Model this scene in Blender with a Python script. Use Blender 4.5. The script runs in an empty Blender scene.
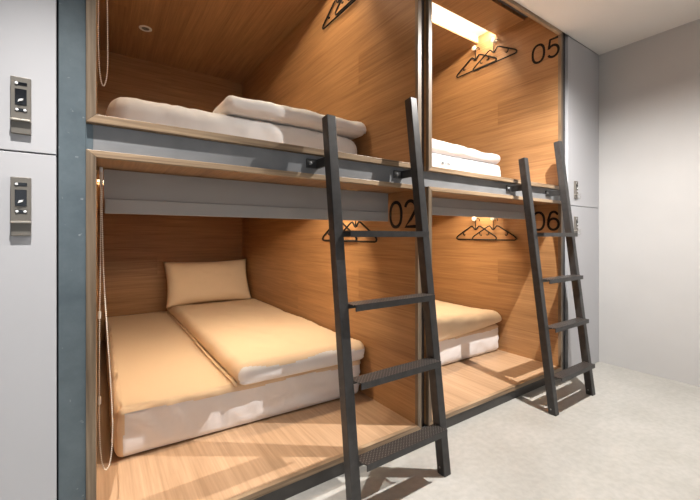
import bpy, bmesh, math, random
from mathutils import Vector, Matrix, noise
random.seed(7)
S = bpy.context.scene
COL = S.collection
PI = math.pi

# ------------------------------------------------------------------ materials
def newmat(name):
    m = bpy.data.materials.new(name); m.use_nodes = True
    nt = m.node_tree
    return m, nt, nt.nodes['Principled BSDF']

def N(nt, t, **kw):
    n = nt.nodes.new(t)
    for k, v in kw.items():
        setattr(n, k, v)
    return n

def ramp(nt, stops):
    r = N(nt, 'ShaderNodeValToRGB')
    e = r.color_ramp.elements
    e[0].position, e[0].color = stops[0][0], (*stops[0][1], 1)
    e[1].position, e[1].color = stops[-1][0], (*stops[-1][1], 1)
    for p, c in stops[1:-1]:
        x = e.new(p); x.color = (*c, 1)
    return r

def plain(name, col, rough=.5, metal=0.0, bump=0, bscale=200, var=0, vscale=8, spec=None):
    m, nt, b = newmat(name)
    b.inputs['Base Color'].default_value = (*col, 1)
    b.inputs['Roughness'].default_value = rough
    b.inputs['Metallic'].default_value = metal
    if spec is not None: b.inputs['Specular IOR Level'].default_value = spec
    tc = N(nt, 'ShaderNodeTexCoord')
    if var:
        n = N(nt, 'ShaderNodeTexNoise'); n.inputs['Scale'].default_value = vscale; n.inputs['Detail'].default_value = 6
        nt.links.new(tc.outputs['Object'], n.inputs['Vector'])
        r = ramp(nt, [(.3, tuple(c*(1-var) for c in col)), (.7, tuple(min(1, c*(1+var)) for c in col))])
        nt.links.new(n.outputs['Fac'], r.inputs['Fac'])
        nt.links.new(r.outputs['Color'], b.inputs['Base Color'])
    if bump:
        n2 = N(nt, 'ShaderNodeTexNoise'); n2.inputs['Scale'].default_value = bscale; n2.inputs['Detail'].default_value = 3
        nt.links.new(tc.outputs['Object'], n2.inputs['Vector'])
        bp = N(nt, 'ShaderNodeBump'); bp.inputs['Strength'].default_value = bump; bp.inputs['Distance'].default_value = .002
        nt.links.new(n2.outputs['Fac'], bp.inputs['Height'])
        nt.links.new(bp.outputs['Normal'], b.inputs['Normal'])
    return m

def wood(name, grain, cross, dark, light, plank=.19, length=2.4, rough=.42, contrast=1.0):
    """laminate boards: grain axis 0/1/2, boards stacked along the cross axis"""
    m, nt, b = newmat(name); L = nt.links.new
    tc = N(nt, 'ShaderNodeTexCoord')
    sep = N(nt, 'ShaderNodeSeparateXYZ'); L(tc.outputs['Object'], sep.inputs[0])
    g = sep.outputs[grain]; c = sep.outputs[cross]
    def mth(op, a, bb=None):
        n = N(nt, 'ShaderNodeMath', operation=op)
        for i, v in enumerate((a, bb)):
            if v is None: continue
            if isinstance(v, (int, float)): n.inputs[i].default_value = v
            else: L(v, n.inputs[i])
        return n.outputs[0]
    row = mth('FLOOR', mth('DIVIDE', c, plank))
    w1 = N(nt, 'ShaderNodeTexWhiteNoise', noise_dimensions='1D'); L(row, w1.inputs['W'])
    off = mth('ADD', mth('DIVIDE', g, length), mth('MULTIPLY', w1.outputs['Value'], 7.3))
    col = mth('FLOOR', off)
    cm = N(nt, 'ShaderNodeCombineXYZ'); L(row, cm.inputs[0]); L(col, cm.inputs[1])
    w2 = N(nt, 'ShaderNodeTexWhiteNoise', noise_dimensions='2D'); L(cm.outputs[0], w2.inputs['Vector'])
    tone = w2.outputs['Value']
    # grain
    v1 = N(nt, 'ShaderNodeCombineXYZ')
    L(mth('ADD', mth('MULTIPLY', g, 1.6), mth('MULTIPLY', tone, 31)), v1.inputs[0]); L(mth('MULTIPLY', c, 34), v1.inputs[1]); L(mth('MULTIPLY', row, 5.7), v1.inputs[2])
    n1 = N(nt, 'ShaderNodeTexNoise'); n1.inputs['Scale'].default_value = 1; n1.inputs['Detail'].default_value = 5; n1.inputs['Roughness'].default_value = .6
    n1.inputs['Distortion'].default_value = .5
    L(v1.outputs[0], n1.inputs['Vector'])
    v2 = N(nt, 'ShaderNodeCombineXYZ')
    L(mth('MULTIPLY', g, 3.5), v2.inputs[0]); L(mth('MULTIPLY', c, 130), v2.inputs[1]); L(row, v2.inputs[2])
    n2 = N(nt, 'ShaderNodeTexNoise'); n2.inputs['Scale'].default_value = 1; n2.inputs['Detail'].default_value = 3
    L(v2.outputs[0], n2.inputs['Vector'])
    f = mth('ADD', mth('MULTIPLY', n1.outputs['Fac'], .66*contrast), mth('MULTIPLY', n2.outputs['Fac'], .42*contrast))
    f = mth('ADD', f, mth('MULTIPLY', tone, .14))
    f = mth('ADD', f, .5 - .54*contrast - .07)
    r = ramp(nt, [(.26, dark), (.5, tuple((a+bb)/2 for a, bb in zip(dark, light))), (.74, light)])
    L(f, r.inputs['Fac'])
    L(r.outputs['Color'], b.inputs['Base Color'])
    b.inputs['Roughness'].default_value = rough
    bp = N(nt, 'ShaderNodeBump'); bp.inputs['Strength'].default_value = .12; bp.inputs['Distance'].default_value = .001
    L(n2.outputs['Fac'], bp.inputs['Height']); L(bp.outputs['Normal'], b.inputs['Normal'])
    return m

WD, WL = (.215, .100, .036), (.465, .252, .108)
M = {}
M['w_side']  = wood('oak laminate along depth, stacked up', 1, 2, WD, WL)
M['w_floor'] = wood('oak laminate floor along depth', 1, 0, (.31, .185, .100), (.54, .355, .220), plank=.2)
M['w_ceil']  = wood('oak laminate ceiling along depth', 1, 0, WD, WL, plank=.2)
M['w_back']  = wood('oak laminate across', 0, 2, WD, WL)
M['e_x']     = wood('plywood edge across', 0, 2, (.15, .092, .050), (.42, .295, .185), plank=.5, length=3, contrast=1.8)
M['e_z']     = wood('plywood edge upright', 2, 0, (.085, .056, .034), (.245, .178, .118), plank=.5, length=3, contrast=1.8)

def steel():
    m, nt, b = newmat('blue grey painted steel'); L = nt.links.new
    tc = N(nt, 'ShaderNodeTexCoord')
    n = N(nt, 'ShaderNodeTexNoise'); n.inputs['Scale'].default_value = 9; n.inputs['Detail'].default_value = 7; n.inputs['Roughness'].default_value = .65
    L(tc.outputs['Object'], n.inputs['Vector'])
    r = ramp(nt, [(.3, (.095, .125, .145)), (.7, (.15, .188, .21))]); L(n.outputs['Fac'], r.inputs['Fac'])
    v = N(nt, 'ShaderNodeTexNoise'); v.inputs['Scale'].default_value = 42; v.inputs['Detail'].default_value = 4
    L(tc.outputs['Object'], v.inputs['Vector'])
    r2 = ramp(nt, [(.68, (0, 0, 0)), (.74, (1, 1, 1))]); L(v.outputs['Fac'], r2.inputs['Fac'])
    mx = N(nt, 'ShaderNodeMix', data_type='RGBA'); L(r2.outputs['Color'], mx.inputs['Factor']); L(r.outputs['Color'], mx.inputs[6]); mx.inputs[7].default_value = (.33, .36, .37, 1)
    L(mx.outputs[2], b.inputs['Base Color'])
    b.inputs['Roughness'].default_value = .42; b.inputs['Metallic'].default_value = .25
    return m
M['steel'] = steel()
M['beam'] = plain('dark grey steel', (.075, .070, .067), .45, .3, var=.12, vscale=14)
M['ladder'] = plain('black brown steel tube', (.052, .050, .050), .38, .35, var=.2, vscale=30)
M['midpost'] = plain('brown grey steel', (.075, .06, .05), .5, .2)
M['web'] = plain('grey painted beam', (.22, .225, .235), .45, .1, var=.1, vscale=12)
M['bolt'] = plain('steel bolt', (.30, .30, .30), .35, .8)

def checker_plate():
    m, nt, b = newmat('chequer plate steel'); L = nt.links.new
    tc = N(nt, 'ShaderNodeTexCoord')
    mp = N(nt, 'ShaderNodeMapping'); mp.inputs['Rotation'].default_value = (0, 0, PI/4); mp.inputs['Scale'].default_value = (95, 95, 95)
    L(tc.outputs['Object'], mp.inputs[0])
    sp = N(nt, 'ShaderNodeSeparateXYZ'); L(mp.outputs[0], sp.inputs[0])
    def mth(op, a, bb=None):
        n = N(nt, 'ShaderNodeMath', operation=op)
        for i, v in enumerate((a, bb)):
            if v is None: continue
            if isinstance(v, (int, float)): n.inputs[i].default_value = v
            else: L(v, n.inputs[i])
        return n.outputs[0]
    # raised lozenges, alternating direction
    def loz(u, v):
        fu = mth('SUBTRACT', mth('FRACT', u), .5); fv = mth('SUBTRACT', mth('FRACT', v), .5)
        return mth('ADD', mth('MULTIPLY', mth('ABSOLUTE', fu), 1.1), mth('MULTIPLY', mth('ABSOLUTE', fv), 3.2))
    par = mth('MODULO', mth('ADD', mth('FLOOR', sp.outputs[0]), mth('ADD', mth('FLOOR', sp.outputs[1]), 4000)), 2)
    a = loz(sp.outputs[0], sp.outputs[1]); c = loz(sp.outputs[1], sp.outputs[0])
    d = mth('ADD', mth('MULTIPLY', a, par), mth('MULTIPLY', c, mth('SUBTRACT', 1, par)))
    h = N(nt, 'ShaderNodeMapRange'); L(d, h.inputs[0]); h.inputs[1].default_value = .38; h.inputs[2].default_value = .6; h.inputs[3].default_value = 1; h.inputs[4].default_value = 0
    mx = N(nt, 'ShaderNodeMix', data_type='RGBA'); L(h.outputs[0], mx.inputs['Factor'])
    mx.inputs[6].default_value = (.042, .036, .033, 1); mx.inputs[7].default_value = (.20, .18, .17, 1)
    L(mx.outputs[2], b.inputs['Base Color'])
    bp = N(nt, 'ShaderNodeBump'); bp.inputs['Strength'].default_value = .7; bp.inputs['Distance'].default_value = .002
    L(h.outputs[0], bp.inputs['Height']); L(bp.outputs['Normal'], b.inputs['Normal'])
    b.inputs['Metallic'].default_value = .5; b.inputs['Roughness'].default_value = .4
    return m
M['plate'] = checker_plate()

def concrete():
    m, nt, b = newmat('polished concrete'); L = nt.links.new
    tc = N(nt, 'ShaderNodeTexCoord')
    n = N(nt, 'ShaderNodeTexNoise'); n.inputs['Scale'].default_value = 2.4; n.inputs['Detail'].default_value = 9; n.inputs['Roughness'].default_value = .62
    L(tc.outputs['Object'], n.inputs['Vector'])
    r = ramp(nt, [(.25, (.35, .335, .305)), (.5, (.405, .392, .365)), (.75, (.46, .446, .42))]); L(n.outputs['Fac'], r.inputs['Fac'])
    n2 = N(nt, 'ShaderNodeTexNoise'); n2.inputs['Scale'].default_value = 38; n2.inputs['Detail'].default_value = 6
    L(tc.outputs['Object'], n2.inputs['Vector'])
    r2 = ramp(nt, [(.35, (.92, .92, .92)), (.65, (1.04, 1.04, 1.04))]); L(n2.outputs['Fac'], r2.inputs['Fac'])
    mx = N(nt, 'ShaderNodeMix', data_type='RGBA', blend_type='MULTIPLY'); mx.inputs['Factor'].default_value = 1
    L(r.outputs['Color'], mx.inputs[6]); L(r2.outputs['Color'], mx.inputs[7])
    L(mx.outputs[2], b.inputs['Base Color'])
    b.inputs['Roughness'].default_value = .5
    bp = N(nt, 'ShaderNodeBump'); bp.inputs['Strength'].default_value = .1; bp.inputs['Distance'].default_value = .003
    L(n2.outputs['Fac'], bp.inputs['Height']); L(bp.outputs['Normal'], b.inputs['Normal'])
    return m
M['concrete'] = concrete()
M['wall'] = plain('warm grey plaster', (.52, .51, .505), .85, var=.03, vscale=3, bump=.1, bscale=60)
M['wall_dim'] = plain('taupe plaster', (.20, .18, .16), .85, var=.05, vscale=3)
M['ceil'] = plain('white ceiling paint', (.80, .765, .725), .9, var=.015, vscale=3)
M['locker'] = plain('light grey locker laminate', (.49, .49, .515), .55, var=.012, vscale=4)
M['gap'] = plain('dark joint', (.03, .035, .045), .8)
M['bronze'] = plain('bronze grey lock metal', (.175, .16, .14), .45, .25, var=.05, vscale=20)
M['black'] = plain('black plastic', (.010, .009, .009), .65, spec=.2)
M['screen'] = plain('black glass', (.01, .011, .014), .12)
M['white_dot'] = plain('white plastic', (.85, .85, .85), .4)
M['lip'] = plain('brushed pull', (.42, .38, .33), .3, .7)
M['label'] = plain('faint grey print', (.38, .36, .35), .6)
M['blind'] = plain('grey blind fabric', (.345, .32, .30), .9, bump=.2, bscale=700, var=.03, vscale=4)
M['hem'] = plain('grey blind hem', (.39, .365, .345), .8, bump=.15, bscale=700)
M['lining'] = plain('white recess lining', (.85, .82, .76), .6)
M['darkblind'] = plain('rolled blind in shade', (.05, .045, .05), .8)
M['bead'] = plain('ivory bead chain', (.88, .80, .68), .45)
def cloth(name, col, fine=.2, crease=.45, scale=11, dist=.012):
    m, nt, b = newmat(name); L = nt.links.new
    b.inputs['Base Color'].default_value = (*col, 1); b.inputs['Roughness'].default_value = .85
    b.inputs['Specular IOR Level'].default_value = .25
    tc = N(nt, 'ShaderNodeTexCoord')
    mp = N(nt, 'ShaderNodeMapping'); mp.inputs['Rotation'].default_value = (.3, .7, .4); mp.inputs['Scale'].default_value = (1, 1, .45)
    L(tc.outputs['Object'], mp.inputs[0])
    n = N(nt, 'ShaderNodeTexNoise'); n.inputs['Scale'].default_value = scale; n.inputs['Detail'].default_value = 3; n.inputs['Distortion'].default_value = 1.1
    try: n.noise_type = 'RIDGED_MULTIFRACTAL'
    except Exception: pass
    L(mp.outputs[0], n.inputs['Vector'])
    b1 = N(nt, 'ShaderNodeBump'); b1.inputs['Strength'].default_value = crease; b1.inputs['Distance'].default_value = dist
    L(n.outputs['Fac'], b1.inputs['Height'])
    n2 = N(nt, 'ShaderNodeTexNoise'); n2.inputs['Scale'].default_value = 480; n2.inputs['Detail'].default_value = 2
    L(tc.outputs['Object'], n2.inputs['Vector'])
    b2 = N(nt, 'ShaderNodeBump'); b2.inputs['Strength'].default_value = fine; b2.inputs['Distance'].default_value = .002
    L(n2.outputs['Fac'], b2.inputs['Height']); L(b1.outputs['Normal'], b2.inputs['Normal'])
    L(b2.outputs['Normal'], b.inputs['Normal'])
    return m
M['sheet_beige'] = cloth('beige cotton', (.82, .65, .46), .2, .14, 5)
M['sheet_white'] = cloth('creased white cotton', (.90, .89, .90), .2, .8, 8)
M['sheet_linen'] = cloth('creased pale cotton', (.84, .82, .80), .2, .5, 6)
M['sheet_white_dimmed'] = cloth('white cotton darkened against downlight', (.62, .61, .625), .2, .35, 7)  # same white cotton, colour darkened to offset the close downlight on capsule 05 bedding
M['print'] = plain('dark print', (.12, .14, .15), .7)
M['peg'] = plain('cream knob', (.86, .80, .70), .35)
M['ring'] = plain('white ring', (.9, .86, .80), .4)

def emit(name, col, s):
    m, nt, b = newmat(name)
    b.inputs['Base Color'].default_value = (*col, 1)
    b.inputs['Emission Color'].default_value = (*col, 1); b.inputs['Emission Strength'].default_value = s
    return m
LEDC = (1.0, .84, .64)
M['led'] = emit('warm led strip', (1.0, .80, .55), 40)
M['lamp'] = emit('lamp lens', (1.0, .9, .78), 12)
def panemat():
    m, nt, b = newmat('window pane'); L = nt.links.new
    t = N(nt, 'ShaderNodeBsdfTransparent'); g = N(nt, 'ShaderNodeBsdfGlossy'); g.inputs['Roughness'].default_value = .02
    mx = N(nt, 'ShaderNodeMixShader'); mx.inputs[0].default_value = .07
    L(t.outputs[0], mx.inputs[1]); L(g.outputs[0], mx.inputs[2])
    L(mx.outputs[0], nt.nodes['Material Output'].inputs['Surface'])
    return m
M['pane'] = panemat()

# ------------------------------------------------------------------ helpers
def root(name, loc, label, cat, group=None):
    o = bpy.data.objects.new(name, None); COL.objects.link(o)
    o.empty_display_size = .05; o.location = loc
    o['label'] = label; o['category'] = cat
    if group: o['group'] = group
    return o

def origin(o):
    v = Vector((0, 0, 0))
    while o is not None:
        v = v + Vector(o.location); o = o.parent
    return v

def obj(name, bm, mats, parent=None, smooth=False, auto=None, loc=None):
    """link bm (world coordinates) as one mesh object; local coords are taken about the parent's base (or loc)"""
    o0 = origin(parent) if parent is not None else Vector(loc or (0, 0, 0))
    bmesh.ops.translate(bm, verts=bm.verts, vec=-o0)
    bmesh.ops.recalc_face_normals(bm, faces=bm.faces)
    me = bpy.data.meshes.new(name); bm.to_mesh(me); bm.free()
    if not isinstance(mats, (list, tuple)): mats = [mats]
    for m in mats: me.materials.append(m)
    if smooth or auto:
        for p in me.polygons: p.use_smooth = True
        if auto: me.set_sharp_from_angle(angle=math.radians(auto))
    o = bpy.data.objects.new(name, me); COL.objects.link(o)
    if parent is not None: o.parent = parent
    elif loc: o.location = loc
    return o

def dup(r, loc, label=None, group=None):
    c = r.copy(); COL.objects.link(c); c.location = loc
    if label: c['label'] = label
    if group: c['group'] = group
    for ch in list(r.children):
        d = ch.copy(); COL.objects.link(d); d.parent = c
        for g in list(ch.children):
            e = g.copy(); COL.objects.link(e); e.parent = d
    return c

def struct(name, bm, mat, parent=None):
    o = obj(name, bm, mat, parent)
    if parent is None: o['kind'] = 'structure'
    return o

def box(bm, x0, x1, y0, y1, z0, z1, bev=0, mi=0):
    vs = [bm.verts.new((x, y, z)) for x in (x0, x1) for y in (y0, y1) for z in (z0, z1)]
    idx = [(0, 1, 3, 2), (4, 6, 7, 5), (0, 4, 5, 1), (2, 3, 7, 6), (0, 2, 6, 4), (1, 5, 7, 3)]
    fs = [bm.faces.new([vs[i] for i in f]) for f in idx]
    for f in fs: f.material_index = mi
    if bev:
        es = list({e for f in fs for e in f.edges})
        bmesh.ops.bevel(bm, geom=es, offset=bev, segments=2, profile=.5, affect='EDGES', material=-1)
    return bm

def prism(bm, pts_a, pts_b, bev=0, mi=0):
    """loft of two matching rings"""
    a = [bm.verts.new(p) for p in pts_a]; b = [bm.verts.new(p) for p in pts_b]
    n = len(a); fs = [bm.faces.new(a[::-1]), bm.faces.new(b)]
    for i in range(n):
        fs.append(bm.faces.new((a[i], a[(i+1) % n], b[(i+1) % n], b[i])))
    for f in fs: f.material_index = mi
    if bev:
        es = list({e for f in fs for e in f.edges})
        bmesh.ops.bevel(bm, geom=es, offset=bev, segments=2, profile=.5, affect='EDGES', material=-1)
    return bm

def tube(bm, pts, r, seg=8, closed=False, mi=0):
    pts = [Vector(p) for p in pts]; n = len(pts)
    rings = []
    up = None
    for i, p in enumerate(pts):
        if closed: t = pts[(i+1) % n] - pts[i-1]
        else: t = pts[min(i+1, n-1)] - pts[max(i-1, 0)]
        t.normalize()
        if up is None:
            up = Vector((0, 0, 1)) if abs(t.z) < .9 else Vector((1, 0, 0))
        a = t.cross(up).normalized(); up = a.cross(t).normalized()
        rr = r[i] if isinstance(r, (list, tuple)) else r
        rings.append([bm.verts.new(p + (a*math.cos(2*PI*k/seg) + up*math.sin(2*PI*k/seg))*rr) for k in range(seg)])
    m = n if closed else n-1
    for i in range(m):
        A, B = rings[i], rings[(i+1) % n]
        for k in range(seg):
            bm.faces.new((A[k], A[(k+1) % seg], B[(k+1) % seg], B[k])).material_index = mi
    if not closed:
        bm.faces.new(rings[0][::-1]).material_index = mi; bm.faces.new(rings[-1]).material_index = mi
    return bm

def lathe(bm, c, axis, prof, seg=24, mi=0):
    """prof: list of (radius, height along axis)"""
    c = Vector(c); ax = Vector(axis).normalized()
    u = ax.orthogonal().normalized(); v = ax.cross(u)
    rings = []
    for r, h in prof:
        if r < 1e-6: rings.append([bm.verts.new(c + ax*h)])
        else: rings.append([bm.verts.new(c + ax*h + (u*math.cos(2*PI*k/seg) + v*math.sin(2*PI*k/seg))*r) for k in range(seg)])
    for A, B in zip(rings, rings[1:]):
        for k in range(seg):
            q = [A[k % len(A)], A[(k+1) % len(A)], B[(k+1) % len(B)], B[k % len(B)]]
            q2 = []
            for x in q:
                if x not in q2: q2.append(x)
            if len(q2) > 2: bm.faces.new(q2).material_index = mi
    for R in (rings[0], rings[-1]):
        if len(R) > 2:
            try: bm.faces.new(R).material_index = mi
            except ValueError: pass
    return bm

def axis_pts(a, b, r, res):
    s = [0, .1, .22, .36, .52, .7, .86]
    e = [a + r*t for t in s]
    n = max(2, int((b-a-2*r)/res))
    mid = [a + r + (b-a-2*r)*i/n for i in range(n+1)]
    return e + mid + [b - r*t for t in s[::-1]]

def soft_box(x0, x1, y0, y1, z0, z1, r, res=.025, disp=None, warp=None, keep=None):
    bm = bmesh.new()
    r = min(r, (z1-z0)/2*.98)
    X, Y, Z = axis_pts(x0, x1, r, res), axis_pts(y0, y1, r, res), axis_pts(z0, z1, r, res)
    V = {}
    lo = Vector((x0+r, y0+r, z0+r)); hi = Vector((x1-r, y1-r, z1-r))
    def vert(i, j, k):
        key = (i, j, k)
        if key not in V:
            p = Vector((X[i], Y[j], Z[k]))
            q = Vector((min(max(p.x, lo.x), hi.x), min(max(p.y, lo.y), hi.y), min(max(p.z, lo.z), hi.z)))
            d = (p-q).normalized()
            p = q + d*r
            if disp: p = p + d*disp(p, d)
            if warp: p = warp(p)
            V[key] = bm.verts.new(p)
        return V[key]
    nx, ny, nz = len(X)-1, len(Y)-1, len(Z)-1
    def quad(a, b, c, d):
        vs = [vert(*a), vert(*b), vert(*c), vert(*d)]
        ctr = sum((v.co for v in vs), Vector())/4
        if keep and not keep(ctr): return
        bm.faces.new(vs)
    for i in range(nx):
        for j in range(ny):
            for k in (0, nz): quad((i, j, k), (i+1, j, k), (i+1, j+1, k), (i, j+1, k))
    for i in range(nx):
        for k in range(nz):
            for j in (0, ny): quad((i, j, k), (i+1, j, k), (i+1, j, k+1), (i, j, k+1))
    for j in range(ny):
        for k in range(nz):
            for i in (0, nx): quad((i, j, k), (i, j+1, k), (i, j+1, k+1), (i, j, k+1))
    for v in [v for v in bm.verts if not v.link_faces]: bm.verts.remove(v)
    return bm

def nz3(x, y, z): return noise.noise(Vector((x, y, z)))
def ridge(x, y, z): return 1 - abs(nz3(x, y, z))*2

# ------------------------------------------------------------------ setting
XR, XL, YF, YB, ZC = 3.286, -2.2, -2.5, 2.75, 2.44
bm = bmesh.new(); box(bm, XL-.1, XR+.1, YF-.1, YB+.1, -.12, 0); struct('floor', bm, M['concrete'])
bm = bmesh.new(); box(bm, XL-.1, XR+.1, YF-.1, -.001, ZC, ZC+.46); box(bm, XL-.1, XR+.1, -.001, YB+.1, 2.80, 2.90); struct('ceiling', bm, M['ceil'])
bm = bmesh.new(); box(bm, XR, XR+.1, YF, YB, 0, ZC+.4); struct('wall_right', bm, M['wall'])
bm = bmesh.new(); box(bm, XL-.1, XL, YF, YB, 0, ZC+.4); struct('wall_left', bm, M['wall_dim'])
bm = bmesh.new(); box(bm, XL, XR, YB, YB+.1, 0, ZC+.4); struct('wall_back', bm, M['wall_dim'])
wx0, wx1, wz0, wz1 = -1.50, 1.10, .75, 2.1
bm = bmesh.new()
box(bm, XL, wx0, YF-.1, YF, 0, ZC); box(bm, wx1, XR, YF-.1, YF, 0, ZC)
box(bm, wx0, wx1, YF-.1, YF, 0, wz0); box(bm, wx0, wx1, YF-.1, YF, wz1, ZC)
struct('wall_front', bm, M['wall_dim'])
bm = bmesh.new()
for a in ((wx0, wx0+.05, wz0, wz1), (wx1-.05, wx1, wz0, wz1), (wx0+.05, wx1-.05, wz0, wz0+.05), (wx0+.05, wx1-.05, wz1-.05, wz1), ((wx0+wx1)/2-.02, (wx0+wx1)/2+.02, wz0+.05, wz1-.05)):
    box(bm, a[0], a[1], YF-.08, YF-.02, a[2], a[3])
wn = struct('window_1', bm, M['white_dot'])
bm = bmesh.new(); box(bm, wx0+.05, wx1-.05, YF-.055, YF-.05, wz0+.05, wz1-.05); p = obj('pane', bm, M['pane'], wn)

# ------------------------------------------------------------------ capsules
T = .0245
BAYS = {'L': (-.004, 1.282), 'R': (1.380, 2.679)}
LEV = {'lo': (.077, 1.227), 'up': (1.350, 2.645)}
RY0, RY1 = .515, .685          # light recess
DEPTH = 2.63

def digit_paths(ch):
    """centre lines in a box 0..1 wide, 0..1 high"""
    def arc(cx, cy, rx, ry, a0, a1, n=22):
        return [(cx + rx*math.cos(math.radians(a0 + (a1-a0)*i/n)), cy + ry*math.sin(math.radians(a0 + (a1-a0)*i/n))) for i in range(n+1)]
    if ch == '0':
        pts = []
        for i in range(48):
            t = 2*PI*i/48; c, s = math.cos(t), math.sin(t)
            pts.append((.5 + .5*math.copysign(abs(c)**.9, c), .5 + .5*math.copysign(abs(s)**.85, s)))
        return pts, True
    if ch == '2':
        return arc(.5, .72, .48, .28, 170, -28) + [(.55, .30), (.04, 0), (1, 0)], False
    if ch == '5':
        return [(.93, 1), (.2, 1), (.07, .49)] + arc(.47, .32, .5, .32, 128, -150), False
    if ch == '6':
        return [(.93, .86)] + arc(.52, .70, .40, .30, 35, 140, 10) + [(.04, .58)] + arc(.5, .31, .48, .31, 180, 540, 40), False
    return [], False

def digit(bm, ch, place, stroke):
    """place(u,v,h) -> world point; ribbon with a little thickness"""
    pts, closed = digit_paths(ch)
    P = [place(u, v, 0) for u, v in pts]; n = len(P)
    nrm = (place(0, 0, 1) - place(0, 0, 0)).normalized()
    A, B = [], []
    for i in range(n):
        t = (P[(i+1) % n] - P[i-1]) if closed else (P[min(i+1, n-1)] - P[max(i-1, 0)])
        t.normalize(); s = t.cross(nrm)*stroke/2
        A.append([bm.verts.new(P[i] + s), bm.verts.new(P[i] + s + nrm*.0015)])
        B.append([bm.verts.new(P[i] - s), bm.verts.new(P[i] - s + nrm*.0015)])
    for i in range(n if closed else n-1):
        j = (i+1) % n
        bm.faces.new((A[i][1], A[j][1], B[j][1], B[i][1])); bm.faces.new((A[i][0], B[i][0], B[j][0], A[j][0]))
        bm.faces.new((A[i][0], A[j][0], A[j][1], A[i][1])); bm.faces.new((B[i][0], B[i][1], B[j][1], B[j][0]))
    if not closed:
        for i in (0, n-1): bm.faces.new((A[i][0], A[i][1], B[i][1], B[i][0]))

def capsule(bay, lev, label, number=None, nz0=0, slot=False):
    x0, x1 = BAYS[bay]; z0, z1 = LEV[lev]
    r = root('sleeping_capsule', (x0-T, 0, z0-T), label, 'bunk', 'oak-lined sleeping capsules')
    yf = .020
    bm = bmesh.new(); box(bm, x0-T, x1+T, yf, DEPTH, z0-T+.001, z0); obj('floor_panel', bm, M['w_floor'], r)
    bm = bmesh.new(); box(bm, x0-T, x0, yf, DEPTH, z0, z1); obj('side_panel', bm, M['w_side'], r)
    bm = bmesh.new(); box(bm, x1, x1+T, yf, DEPTH, z0, z1); obj('side_panel', bm, M['w_side'], r)
    bm = bmesh.new(); box(bm, x0-T, x1+T, DEPTH, DEPTH+T, z0-T+.001, z1+.02); obj('back_panel', bm, M['w_back'], r)
    # ceiling with its light recess (and the blind slot upstairs)
    bm = bmesh.new(); H = .062; t = .018
    cuts = [(RY0, RY1)] + ([(.200, .268)] if slot else [])
    cuts.sort(); y = yf
    for a, b in cuts:
        box(bm, x0-T, x1+T, y, a, z1, z1+t)
        box(bm, x0, x1, a-.012, a, z1+t, z1+H); box(bm, x0, x1, b, b+.012, z1+t, z1+H)
        box(bm, x0, x1, a-.012, b+.012, z1+H, z1+H+.01)
        box(bm, x0-T, x0, a-.012, b+.012, z1+t if 0 else z1, z1+H+.01); box(bm, x1, x1+T, a-.012, b+.012, z1, z1+H+.01)
        y = b
    box(bm, x0-T, x1+T, y, DEPTH, z1, z1+t)
    obj('ceiling_panel', bm, M['w_ceil'], r)
    bm = bmesh.new(); box(bm, x0+.001, x1-.001, RY0+.001, RY1-.001, z1+H-.002, z1+H-.0002); box(bm, x0+.001, x1-.001, RY1-.003, RY1-.0005, z1+.012, z1+H-.002)
    box(bm, x0+.001, x1-.001, RY0+.0005, RY0+.003, z1+.012, z1+H-.002)
    o = obj('light_recess', bm, M['lining'], r); o['label'] = 'white lined light recess'
    # front edging, mitred
    bm = bmesh.new()
    zt = 2.440 if lev == 'up' else z1 + .020
    zi = zt - .022 if lev == 'up' else z1
    A = [(x0-T, z0-T), (x1+T, z0-T), (x1+T, zt), (x0-T, zt)]; B = [(x0, z0), (x1, z0), (x1, zi), (x0, zi)]
    for i in range(4):
        j = (i+1) % 4
        ring = lambda yy: [(A[i][0], yy, A[i][1]), (A[j][0], yy, A[j][1]), (B[j][0], yy, B[j][1]), (B[i][0], yy, B[i][1])]
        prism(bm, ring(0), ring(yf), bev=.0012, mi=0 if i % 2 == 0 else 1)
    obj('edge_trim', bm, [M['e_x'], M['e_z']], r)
    if lev == 'up':
        bm = bmesh.new(); box(bm, x0-T, x1+T, .002, .02, zt+.001, 2.70); obj('header_board', bm, M['w_back'], r)
    # warm strip of light up inside the recess
    bm = bmesh.new(); box(bm, x0+.01, x1-.01, RY0+.005, RY0+.016, z1+H-.012, z1+H-.003)
    obj('light_strip', bm, M['led'], r)
    if number:
        bm = bmesh.new(); xs = x1 - .0003; h = .128
        for k, ch in enumerate(number):
            ya, yb = ((.203, .118), (.090, .014))[k]
            digit(bm, ch, lambda u, v, hh, ya=ya, yb=yb: Vector((xs - hh, ya + (yb-ya)*u, nz0 + h*v)), .0165)
        o = obj('number_sign', bm, M['black'], r); o['label'] = 'black number ' + number
    L = bpy.data.lights.new('strip_glow', 'AREA'); L.shape = 'RECTANGLE'; L.size = x1-x0-.04; L.size_y = .014
    L.color = LEDC; L.energy = ENERGY_LED[lev]; L.spread = PI
    lo = bpy.data.objects.new('strip_glow', L); COL.objects.link(lo); lo.location = ((x0+x1)/2, RY0+.018, z1+H-.022); lo.rotation_euler = (math.radians(30), 0, 0)
    return r

ENERGY_LED = {'lo': 9.5, 'up': 10.5}
capsule('L', 'up', 'upper left open oak-lined bunk capsule with white bedding above number 02', None, slot=True)
capsule('L', 'lo', 'lower left open oak-lined bunk capsule marked 02 with beige bed', '02', 1.047)
capsule('R', 'up', 'upper right oak-lined bunk capsule marked 05 beside the tall grey lockers', '05', 2.281, slot=True)
capsule('R', 'lo', 'lower right oak-lined bunk capsule marked 06 beside the tall grey lockers', '06', 1.045)

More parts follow.
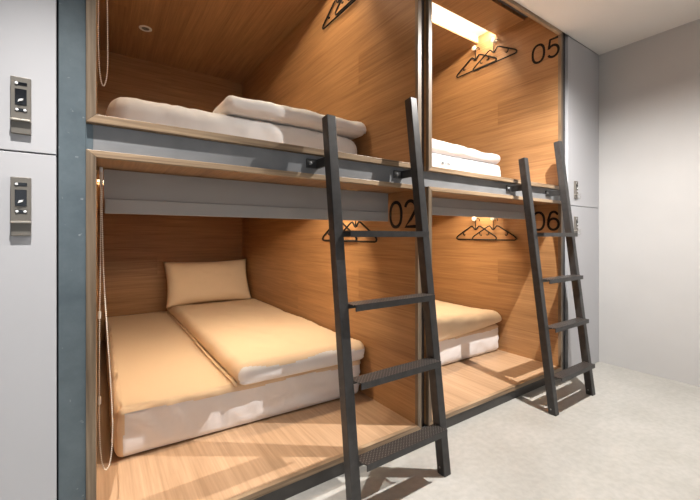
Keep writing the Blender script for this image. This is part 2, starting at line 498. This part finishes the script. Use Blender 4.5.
# ------------------------------------------------------------------ steel frame
fr = root('steel_framework', (1.33, 0, 0), 'blue-grey steel post and beam frame carrying the four oak capsules', 'steel frame')
bm = bmesh.new(); box(bm, -.091, -.0285, .020, .14, 0, 2.80, .0015)
box(bm, -.0285, -.012, .0205, .14, 1.249, 1.324)
o = obj('post', bm, M['steel'], fr); o['label'] = 'broad blue-grey steel post'
bm = bmesh.new(); box(bm, 1.309, 1.356, .030, .12, 0, 2.80, .0015); obj('post', bm, M['midpost'], fr)
bm = bmesh.new(); box(bm, 2.7045, 2.776, .020, .12, 0, 2.80, .0015); obj('post', bm, M['beam'], fr)
bm = bmesh.new()
box(bm, -.0115, 2.704, .0205, .030, 1.2485, 1.3245)         # web
box(bm, -.0115, 2.704, .030, .09, 1.2485, 1.2545); box(bm, -.0115, 2.704, .030, .09, 1.3185, 1.3245)
obj('beam', bm, M['web'], fr)
bm = bmesh.new()
box(bm, -.0275, 1.309, .004, .012, 0, .051); box(bm, 1.356, 2.7035, .004, .012, 0, .051); box(bm, 1.309, 1.356, .0055, .0135, 0, .052)
obj('kick_rail', bm, M['beam'], fr)

# ------------------------------------------------------------------ lockers
def locker(x0, x1, z0, z1, label, lock_x, lock_z, num=None):
    r = root('locker', ((x0+x1)/2, 0, z0), label, 'locker', 'grey lockers at the ends of the bunks')
    bm = bmesh.new(); box(bm, x0+.002, x1-.002, .024, .55, z0+.001, z1-.001); obj('body', bm, M['gap'], r)
    bm = bmesh.new(); box(bm, x0+.003, x1-.002, 0, .022, z0+.002, z1-.002, .0012); d = obj('door', bm, M['locker'], r)
    a, b = lock_x; c, e = lock_z; w = b-a; h = e-c; y = -.013
    bm = bmesh.new(); box(bm, a, b, y, 0.001, c+h*.24, e, .0015); box(bm, a, b, y+.004, .001, c, c+h*.225, .0015)
    lk = obj('lock', bm, M['bronze'], d); lk['label'] = 'bronze-grey electronic lock'
    def pill(bm, u0, u1, v0, v1, yy, mi=0): box(bm, a+w*u0, a+w*u1, yy, y+.002, c+h*v0, c+h*v1, .0008, mi)
    bm = bmesh.new(); rr = .0035
    pill(bm, .20, .82, .850, .905, y-.0012); pill(bm, .22, .82, .385, .445, y-.0012)
    pill(bm, .22, .80, .505, .785, y-.0015)
    for (u, v, mi) in ((.30, .878, 1), (.33, .415, 1), (.72, .415, 1)):
        lathe(bm, (a+w*u, y-.001, c+h*v), (0, -1, 0), [(.0034, 0), (.0034, .001), (.0025, .0016), (0, .0017)], 14, mi)
    # key nub on the window
    prism(bm, [(a+w*.36, y-.002, c+h*.55), (a+w*.62, y-.002, c+h*.58), (a+w*.66, y-.002, c+h*.62), (a+w*.42, y-.002, c+h*.60)],
              [(a+w*.38, y-.006, c+h*.555), (a+w*.60, y-.006, c+h*.582), (a+w*.64, y-.006, c+h*.615), (a+w*.43, y-.006, c+h*.595)], 0, 1)
    obj_k = obj('lock_face', bm, [M['screen'], M['white_dot']], lk) if False else obj('keypad', bm, [M['screen'], M['white_dot']], d)
    bm = bmesh.new(); box(bm, a-.0005, b+.0005, y-.004, .001, c+h*.215, c+h*.255, .0015); obj('finger_pull', bm, M['lip'], d)
    if num:
        bm = bmesh.new()
        for k, ch in enumerate(num):
            digit(bm, ch, lambda u, v, hh, k=k: Vector((b + .018 + k*.030 + .020*u, -hh*.6, c + .004 + .034*v)), .0035)
        obj('number_label', bm, M['label'], d)
    return r
SPL = 1.221
locker(-.55, -.0925, SPL, 2.438, 'upper pale grey locker door left of the blue-grey steel post', (-.1855, -.1455), (1.266, 1.413))
locker(-.55, -.0925, 0, SPL, 'lower pale grey locker door left of the blue-grey steel post', (-.1855, -.1455), (1.000, 1.153))
locker(2.778, XR-.001, SPL, 2.438, 'upper grey locker beside capsule 05 against the right wall', (2.868, 2.905), (1.275, 1.402), '05')
locker(2.778, XR-.001, 0, SPL, 'lower grey locker beside capsule 06 behind the right ladder', (2.868, 2.905), (1.010, 1.142), '06')

# ------------------------------------------------------------------ ladders
K = .123
def ry(z): return -.255 + K*z           # front face of a rail
def ladder(x0, label):
    r = root('bunk_ladder', (x0, 0, 0), label, 'ladder', 'black steel bunk ladders')
    w = .040; xr = x0 + .459
    for xa, ztop in ((x0, 1.468), (xr, 1.640)):
        bm = bmesh.new()
        ring = lambda z, tilt=0: [(xa, ry(z), z), (xa+w, ry(z), z), (xa+w, ry(z)+w*1.01, z-tilt), (xa, ry(z)+w*1.01, z-tilt)]
        prism(bm, ring(0), ring(ztop, .006), bev=.0025)
        rl = obj('rail', bm, M['ladder'], r)
        bm = bmesh.new(); lathe(bm, (xa+.0005, ry(.03)+.024, .03), (-1, 0, 0), [(.0045, 0), (.0045, .001), (0, .0015)], 12)
        obj('foot_bolt', bm, M['bolt'], rl)
        # bracket back to the beam: arm, wall plate and bolt
        bm = bmesh.new(); zb = 1.290; yb = ry(zb)+w
        box(bm, xa+.004, xa+.016, yb-.002, .0195, zb-.018, zb+.018, .001)
        box(bm, xa-.040, xa+.016, .012, .0200, zb-.018, zb+.018, .001)
        bk = obj('bracket', bm, M['ladder'], r)
        bm = bmesh.new(); lathe(bm, (xa-.025, .0118, zb), (0, -1, 0), [(.007, 0), (.007, .003), (.005, .005), (0, .006)], 10)
        obj('bolt', bm, M['bolt'], bk)
    for z in (.203, .476, .749, 1.020):
        yf = ry(z) - .035; yk = yf + .064; a = x0 + w; b = xr
        bm = bmesh.new()
        top = [(a, yk, z), (b, yk, z), (b, yf+.012, z), (b+.004, yf, z), (a+.010, yf, z), (a, ry(z)-.008, z)]
        prism(bm, [(x, y, zz-.004) for x, y, zz in top], top)
        box(bm, a+.010, b+.004, yf-.0002, yf+.004, z-.024, z-.0005, 0, 1)
        box(bm, a, b, yk-.004, yk-.0001, z-.024, z-.001, 0, 1)
        obj('tread', bm, [M['plate'], M['ladder']], r)
    return r
ladder(.722, 'black steel ladder standing in front of capsule 02')
ladder(2.087, 'black steel ladder standing in front of capsule 06 by the lockers')

# ------------------------------------------------------------------ bedding
def bed(name, parts, loc, label, cat, group=None): pass

def mattress(x0, x1, yfL, yfR, y1, z0, z1, mat, label, r=.035, rl=None, wr=.006, seed=0, sheet=None):
    yf = yfL
    o = root('mattress', ((x0+x1)/2, (yf+y1)/2, z0), label, 'mattress', 'bunk mattresses')
    def warp(p):
        u = (p.x-x0)/(x1-x0); t = max(0, 1-(p.y-yf)/.8)
        return Vector((p.x, p.y + (yfR-yfL)*u*t, p.z))
    def disp(p, d):
        v = .004*nz3(p.x*2+seed, p.y*2, p.z*3)
        if d.y < -.3 or abs(d.x) > .3:
            s = p.x if abs(d.y) > abs(d.x) else p.y
            v += wr*(ridge(s*9 + p.z*7 + seed, p.z*5, seed)-.5) + wr*.6*(ridge(s*17 - p.z*16, p.z*7, seed+3)-.5) + wr*.5*nz3(s*30+p.z*18, p.z*12, seed)
            v += .006*math.sin((p.z-z0)/(z1-z0)*PI)
        if d.z < 0: v *= max(0, 1+d.z*1.6)
        return v
    bm = soft_box(x0, x1, yf, y1, z0, z1, r, .022, disp, warp)
    obj('mattress_body', bm, mat, o, smooth=True)
    if sheet:
        smat, keep = sheet; e = .004
        bm = soft_box(x0-e, x1+e, yf-e, y1+e, z0+.0005, z1+e, r, .022, disp, warp, keep)
        obj('fitted_sheet', bm, smat, o, smooth=True)
    return o

def duvet(x0, x1, y0, y1, z0, z1, r, label, mats, seed=0, amp=.007, warp=None, front_white=None, hem=False, grp='folded duvets on the beds'):
    o = root('duvet', ((x0+x1)/2, (y0+y1)/2, z0), label, 'duvet', grp)
    def disp(p, d):
        v = amp*nz3(p.x*3.1+seed, p.y*2.3, p.z*4+seed) + amp*.6*nz3(p.x*8+p.y*3, p.y*5+seed, p.z*9)
        v += amp*.5*(ridge(p.x*5+p.y*9, p.y*2-p.x*6+seed, seed)-.6)
        if d.y < -.3 or d.x > .5:
            v += amp*.6*nz3(p.x*24+seed, p.z*20, p.y*20)
        if d.z < -.5: v = max(v, 0)*0
        return v
    bm = soft_box(x0, x1, y0, y1, z0, z1, r, .022, disp, warp)
    if front_white:
        for f in bm.faces:
            if front_white(f.calc_center_median()): f.material_index = 1
    obj('duvet_body', bm, mats, o, smooth=True)
    return o

# lower left bed
Bg, Wt, Ln = M['sheet_beige'], M['sheet_white'], M['sheet_linen']
mattress(.062, 1.262, .492, .440, 2.585, .0785, .287, Wt, 'thick white mattress with beige sheet on the floor of capsule 02', r=.032, wr=.008, seed=2,
         sheet=(Bg, lambda c: c.z > .262 + .006*math.sin(c.x*9) or (c.x < .085 + .02*(c.z-.08))))
def wf(p):
    t = max(0, 1-(p.y-.38)/.25)
    t2 = max(0, 1-(p.y-.38)/.07); sag = .014*t2
    z = p.z - sag*(1 if p.z < .34 else .4)
    b = max(0, min(1, (p.y-2.15)/.2)); z = .2915 + (z-.2915)*(1-.38*b) if z > .2915 else z
    return Vector((p.x, p.y - .035*(p.x-.53)*t, z))
dv = duvet(.530, 1.274, .405, 2.52, .2915, .400, .05, 'beige duvet folded lengthwise over the right half of the bed in capsule 02', [Bg, Wt], 5, .008, wf,
      front_white=lambda c: c.y < .430 and c.z < .372 + .01*math.sin(c.x*14))

bm = bmesh.new(); tube(bm, [wf(Vector((.531 + .003*math.sin(y*5), y, .3035))) for y in [.44 + i*.05 for i in range(41)]], .0075, 8)
obj('hem', bm, Bg, dv, smooth=True)

def pillow(loc, w, h, t, tilt, mat, label):
    o = root('pillow', loc, label, 'pillow')
    bm = bmesh.new(); n, m = 40, 26
    rot = Matrix.Rotation(tilt, 3, 'X')
    gr = {}
    for s in (0, 1):
        for i in range(n+1):
            for j in range(m+1):
                u, v = i/n*2-1, j/m*2-1
                edge = (i in (0, n)) or (j in (0, m))
                if s == 1 and edge: gr[(s, i, j)] = gr[(0, i, j)]; continue
                prof = ((1-abs(u)**4)**.55)*((1-abs(v)**4)**.55)
                px = w/2*u*(1 - .055*(1-v*v)); pz = h/2*v*(1-.10*(1-u*u))
                th = t/2*prof*(1 + .12*nz3(u*2, v*2, s*5)) + .0025
                th += .004*nz3(u*7, v*6, s+2)*prof
                p = Vector((px, th if s else -th, pz))
                if edge: p.y = 0
                p = rot @ p
                gr[(s, i, j)] = bm.verts.new(p + Vector(loc) + Vector((0, 0, h/2*math.cos(tilt))))
    for s in (0, 1):
        for i in range(n):
            for j in range(m):
                bm.faces.new((gr[(s, i, j)], gr[(s, i+1, j)], gr[(s, i+1, j+1)], gr[(s, i, j+1)]))
    obj('pillow_body', bm, mat, o, smooth=True)
    return o
pillow((.885, 2.40, .362), .78, .44, .17, math.radians(-24), Bg, 'beige pillow leaning against the oak back wall of capsule 02')

# upper left bed
mattress(.032, 1.240, .400, .410, 2.5, 1.3515, 1.566, Ln, 'pale mattress with rounded end on the floor of the upper left capsule', r=.075, wr=.006, seed=9)
duvet(.475, 1.272, .385, 2.4, 1.5700, 1.652, .040, 'pale duvet folded on the mattress of the upper left capsule', [Ln], 12, .010)
# upper right bed
mr = mattress(1.40, 2.600, .410, .410, 2.5, 1.3515, 1.556, M['sheet_white_dimmed'], 'white mattress with small printed tag in capsule 05', r=.03, wr=.004, seed=15)
def wt(p): return Vector((p.x, p.y, p.z + .022*max(0, (2.45-p.x))*(1 if p.z > 1.60 else 0)))
duvet(1.40, 2.600, .405, 2.4, 1.5605, 1.640, .039, 'white duvet folded on the mattress of capsule 05', [M['sheet_white_dimmed']], 21, .008, wt)
bm = bmesh.new()
for (a, b, c, d) in ((1.905, 1.925, 1.486, 1.500), (1.935, 1.945, 1.488, 1.494), (1.952, 1.965, 1.489, 1.496), (1.970, 1.978, 1.487, 1.500), (1.983, 1.993, 1.489, 1.500)):
    box(bm, a, b, .3985, .4005, c, d, .0005)
o = obj('care_tag', bm, M['print'], mr); o['label'] = 'tiny dark printed tag'
# lower right bed
mattress(1.40, 2.655, .480, .470, 2.585, .0785, .285, Wt, 'white mattress with beige sheet on the floor of capsule 06', r=.03, wr=.009, seed=31,
         sheet=(Bg, lambda c: c.z > .262 + .010*math.sin(c.x*7+1)))
def wl(p):
    t = max(0, min(1, 1-(p.y-.44)/.40)); u = max(0, min(1, (2.62-p.x)/.70)); e = max(0, min(1, (p.x-2.40)/.27))
    low = max(0, min(1, (.36-p.z)/.06)); t2 = max(0, min(1, 1-(p.y-.44)/.045))
    hump = .030*u*(1-low) + .012*math.sin((p.x-1.4)*4.6)*(1-low)
    return Vector((p.x + .006*e, p.y - .030*u*t - .012*e*t, p.z + hump - low*.050*u*t2 - .022*e*e*(1-low) + .018*low*e*t))
duvet(1.40, 2.657, .436, 2.5, .2915, .418, .06, 'beige duvet covering the whole mattress in capsule 06', [Bg], 41, .011, wl)

# ------------------------------------------------------------------ pegs and hangers
def make_peg(loc, label):
    r = root('coat_peg', loc, label, 'peg', 'round cream coat pegs on the oak partitions')
    x, y, z = loc
    bm = bmesh.new(); lathe(bm, (x, y, z), (-1, 0, 0), [(.011, .0003), (.011, .003), (.0065, .006), (.0065, .022)], 16); obj('stem', bm, M['peg'], r, auto=50)
    bm = bmesh.new(); lathe(bm, (x, y, z), (-1, 0, 0), [(.0066, .022), (.016, .024), (.020, .030), (.019, .037), (.012, .042), (0, .043)], 20); obj('knob', bm, M['peg'], r, auto=60)
    return r
def make_hanger(loc, label, group):
    """loc = the point on the peg stem the hook rests on"""
    r = root('clothes_hanger', loc, label, 'hanger', group)
    x, y, z = loc; R = .0055
    zb = z - .175
    def P(u, v): return (x, y - u, zb + v)
    half = [(.0, .082), (.010, .086), (.020, .100), (.034, .112), (.050, .108), (.10, .078), (.15, .049), (.178, .032), (.193, .021), (.200, .010), (.196, .001), (.184, -.003)]
    pts = [P(u, v) for u, v in half] + [P(u, -.003) for u in (.12, .06, 0, -.06, -.12)] + [P(-u, v) for u, v in half[::-1]][:-1]
    # resample smoothly
    bm = bmesh.new(); tube(bm, pts, R, 8, closed=True)
    for s in (1, -1):
        hk = [(.128*s, .061), (.127*s, .046), (.122*s, .036), (.113*s, .034), (.107*s, .040)]
        tube(bm, [P(u, v) for u, v in hk], .0042, 6)
    obj('hanger_body', bm, M['black'], r, smooth=True)
    bm = bmesh.new()
    hook = [(0, .080), (0, .150)] + [(.020 - .020*math.cos(t), .158 + .020*math.sin(t)) for t in [PI*i/10 for i in range(0, 12)]]
    tube(bm, [(x, y - (u-.020) - .0, zb + v) if False else (x, y - u + .012*(v > .151), zb + v) for u, v in hook][:2] + [(x, y - (.020 - .020*math.cos(t)) , zb + .158 + .020*math.sin(t)) for t in [PI*i/10 for i in range(0, 12)]], .0036, 8)
    obj('hook', bm, M['black'], r, smooth=True)
    return r
spots = [  # partition x, (y, peg height) pairs, labels
    (BAYS['R'][1], 'up', ((.70, 2.605), (.515, 2.590)), 'capsule 05'),
    (BAYS['R'][1], 'lo', ((.70, 1.148), (.520, 1.146)), 'capsule 06'),
    (BAYS['L'][1], 'lo', ((.70, 1.148), (.490, 1.146)), 'capsule 02'),
    (BAYS['L'][1], 'up', ((.70, 2.595), (.515, 2.595)), 'the upper left capsule'),
]
peg0 = hang0 = None
for xs, lv, pairs, nm in spots:
    for k, (y, z) in enumerate(pairs):
        side = ('inner', 'outer')[k]
        lab = f'{side} round cream coat peg on the oak partition of {nm}'
        if peg0 is None: peg0 = make_peg((xs, y, z), lab)
        else: dup(peg0, (xs, y, z), lab)
        lab = f'black plastic hanger on the {side} peg in {nm}'
        g = 'black hangers on the partition pegs'
        p = (xs - .014 + .001*k - .0, y - .02 + .02, z + .0)
        p = (xs - .010 - .014*k, y, z)
        if hang0 is None: hang0 = make_hanger(p, lab, g)
        else: dup(hang0, p, lab)

# ------------------------------------------------------------------ roller blinds
def chain(bm, pts, pitch=.0062, r=.0024):
    pts = [Vector(p) for p in pts]
    acc = 0; out = [pts[0]]
    for a, b in zip(pts, pts[1:]):
        L = (b-a).length; t = pitch - acc
        while t <= L:
            out.append(a + (b-a)*(t/L)); t += pitch
        acc = L - (t - pitch)
    for p in out:
        bmesh.ops.create_icosphere(bm, subdivisions=1, radius=r, matrix=Matrix.Translation(p))
    tube(bm, pts, .0009, 5)

def spline(pts, n=12):
    P = [Vector(p) for p in pts]; out = []
    for i in range(len(P)-1):
        p0, p1, p2, p3 = P[max(i-1, 0)], P[i], P[i+1], P[min(i+2, len(P)-1)]
        for k in range(n):
            t = k/n
            out.append(.5*((2*p1) + (p2-p0)*t + (2*p0-5*p1+4*p2-p3)*t*t + (3*p1-p0-3*p2+p3)*t**3))
    out.append(P[-1]); return out

def blind_down(x0, x1, zb, zt, label, chain_pts=None, joiners=()):
    r = root('roller_blind', ((x0+x1)/2, .2, zb), label, 'blind', 'grey roller blinds of the lower capsules')
    bm = bmesh.new(); box(bm, x0, x1, .1985, .2015, zb+.048, zt-.002); obj('fabric', bm, M['blind'], r)
    bm = bmesh.new(); box(bm, x0+.002, x1-.001, .194, .206, zb, zb+.050, .003); obj('hem_bar', bm, M['hem'], r)
    bm = bmesh.new(); lathe(bm, (x0, .2255, zt-.030), (1, 0, 0), [(.023, 0), (.023, x1-x0)], 24); obj('roller', bm, M['blind'], r, auto=40)
    bm = bmesh.new(); box(bm, x0-.012, x0-.003, .165, .245, zt-.055, zt-.001, .001); obj('bracket', bm, M['white_dot'], r)
    if chain_pts:
        bm = bmesh.new(); chain(bm, spline(chain_pts)); c = obj('bead_chain', bm, M['bead'], r)
        for j in joiners:
            bm = bmesh.new(); lathe(bm, j, (0, 0, 1), [(0, -.013), (.0045, -.012), (.0052, 0), (.0045, .012), (0, .013)], 10)
            obj('chain_joiner', bm, M['bead'], c, auto=50)
    return r
YC = .15
ch = [(.0075, YC, 1.205), (.0070, YC, .98), (.0045, YC, .77), (.0035, YC, .55), (.004, YC, .38), (.0085, YC, .285), (.020, YC-.004, .243), (.034, YC-.008, .275), (.039, YC-.010, .38), (.034, YC-.008, .52), (.024, YC-.004, .70), (.016, YC, .85), (.0115, YC, 1.02), (.0100, YC, 1.205)]
blind_down(.016, 1.262, 1.076, 1.226, 'grey roller blind half raised at the top of capsule 02', ch, ((.0035, YC, .745), (.0037, YC, .47)))
blind_down(1.396, 2.665, 1.122, 1.226, 'grey roller blind raised at the top of capsule 06')
def blind_up(x0, x1, zt, label, chain_pts=None):
    r = root('roller_blind', ((x0+x1)/2, .234, zt), label, 'blind', 'rolled up blinds in the upper capsules')
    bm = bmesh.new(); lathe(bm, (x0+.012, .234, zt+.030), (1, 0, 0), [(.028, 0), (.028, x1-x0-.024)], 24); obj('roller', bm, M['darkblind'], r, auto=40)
    if chain_pts:
        bm = bmesh.new(); chain(bm, spline(chain_pts)); obj('bead_chain', bm, M['bead'], r)
    return r
cu = [(.0035, .2, 2.645), (.0025, .18, 2.2), (.001, .15, 1.85), (.001, .15, 1.62), (.005, .15, 1.525), (.014, .15, 1.486), (.0235, .15, 1.520), (.026, .15, 1.60), (.0245, .16, 1.80), (.021, .18, 2.2), (.014, .2, 2.645)]
blind_up(BAYS['L'][0], BAYS['L'][1], 2.645, 'rolled up blind with ivory bead chain at top of the upper left capsule', cu)
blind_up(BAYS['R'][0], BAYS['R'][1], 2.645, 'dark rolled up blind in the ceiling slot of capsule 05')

# round fitting in the upper left ceiling
r = root('ceiling_fitting', (.31, 2.03, 2.645), 'small round white fitting in the oak ceiling of the upper left capsule', 'ceiling fitting')
bm = bmesh.new(); lathe(bm, (.31, 2.03, 2.6448), (0, 0, -1), [(.046, 0), (.046, .003), (.041, .006), (.031, .006), (.028, .002), (.028, 0)], 32); obj('ring', bm, M['ring'], r, auto=50)
bm = bmesh.new(); lathe(bm, (.31, 2.03, 2.6446), (0, 0, -1), [(.0275, 0), (.0275, .0012), (0, .0014)], 24); obj('lens', bm, M['bronze'], r)

# ------------------------------------------------------------------ lamps
def spot(x, y, e, label, size=122, blend=1.0, col=(1, .965, .915), rad=.004):
    r = root('ceiling_downlight', (x, y, ZC), label, 'ceiling light', 'downlights in the aisle ceiling')
    bm = bmesh.new(); lathe(bm, (x, y, ZC), (0, 0, -1), [(.055, -.0), (.055, .004), (.043, .007), (.040, .002), (.040, 0)], 32); obj('trim_ring', bm, M['white_dot'], r, auto=50)
    bm = bmesh.new(); lathe(bm, (x, y, ZC-.0005), (0, 0, -1), [(.039, 0), (.039, .0012), (0, .0015)], 24); obj('lens', bm, M['lamp'], r)
    L = bpy.data.lights.new('downlight_beam', 'SPOT'); L.energy = e; L.color = col; L.spot_size = math.radians(size); L.spot_blend = blend; L.shadow_soft_size = rad
    o = bpy.data.objects.new('downlight_beam', L); COL.objects.link(o); o.location = (x, y, ZC-.03)
spot(2.0, -.535, 310, 'round downlight in the aisle ceiling before capsule 05', size=152)
spot(-.08, -.50, 230, 'round downlight in the aisle ceiling by the left steel post', size=72, blend=.9)

L = bpy.data.lights.new('daylight', 'AREA'); L.shape = 'RECTANGLE'; L.size = wx1-wx0-.1; L.size_y = wz1-wz0-.1; L.energy = 10; L.color = (.86, .93, 1.0)
o = bpy.data.objects.new('daylight', L); COL.objects.link(o); o.location = ((wx0+wx1)/2, YF-.02, (wz0+wz1)/2); o.rotation_euler = (PI/2, 0, 0)

W = bpy.data.worlds.new('World'); S.world = W; W.use_nodes = True
W.node_tree.nodes['Background'].inputs[0].default_value = (.75, .87, 1, 1); W.node_tree.nodes['Background'].inputs[1].default_value = .08

# ------------------------------------------------------------------ camera
f = 366.5
cam = bpy.data.cameras.new('Camera'); cam.sensor_width = 36; cam.lens = f/700*36; cam.shift_y = -14/700; cam.clip_start = .02
co = bpy.data.objects.new('Camera', cam); COL.objects.link(co)
co.location = (0, -1.281, 1.0); co.rotation_euler = (PI/2, 0, -math.atan2(252, f))
S.camera = co
S.view_settings.view_transform = 'Standard'; S.view_settings.look = 'None'; S.view_settings.gamma = 1
S.view_settings.use_curve_mapping = False
S.view_settings.exposure = .18
S.cycles.max_bounces = 8
S.cycles.use_denoising = True
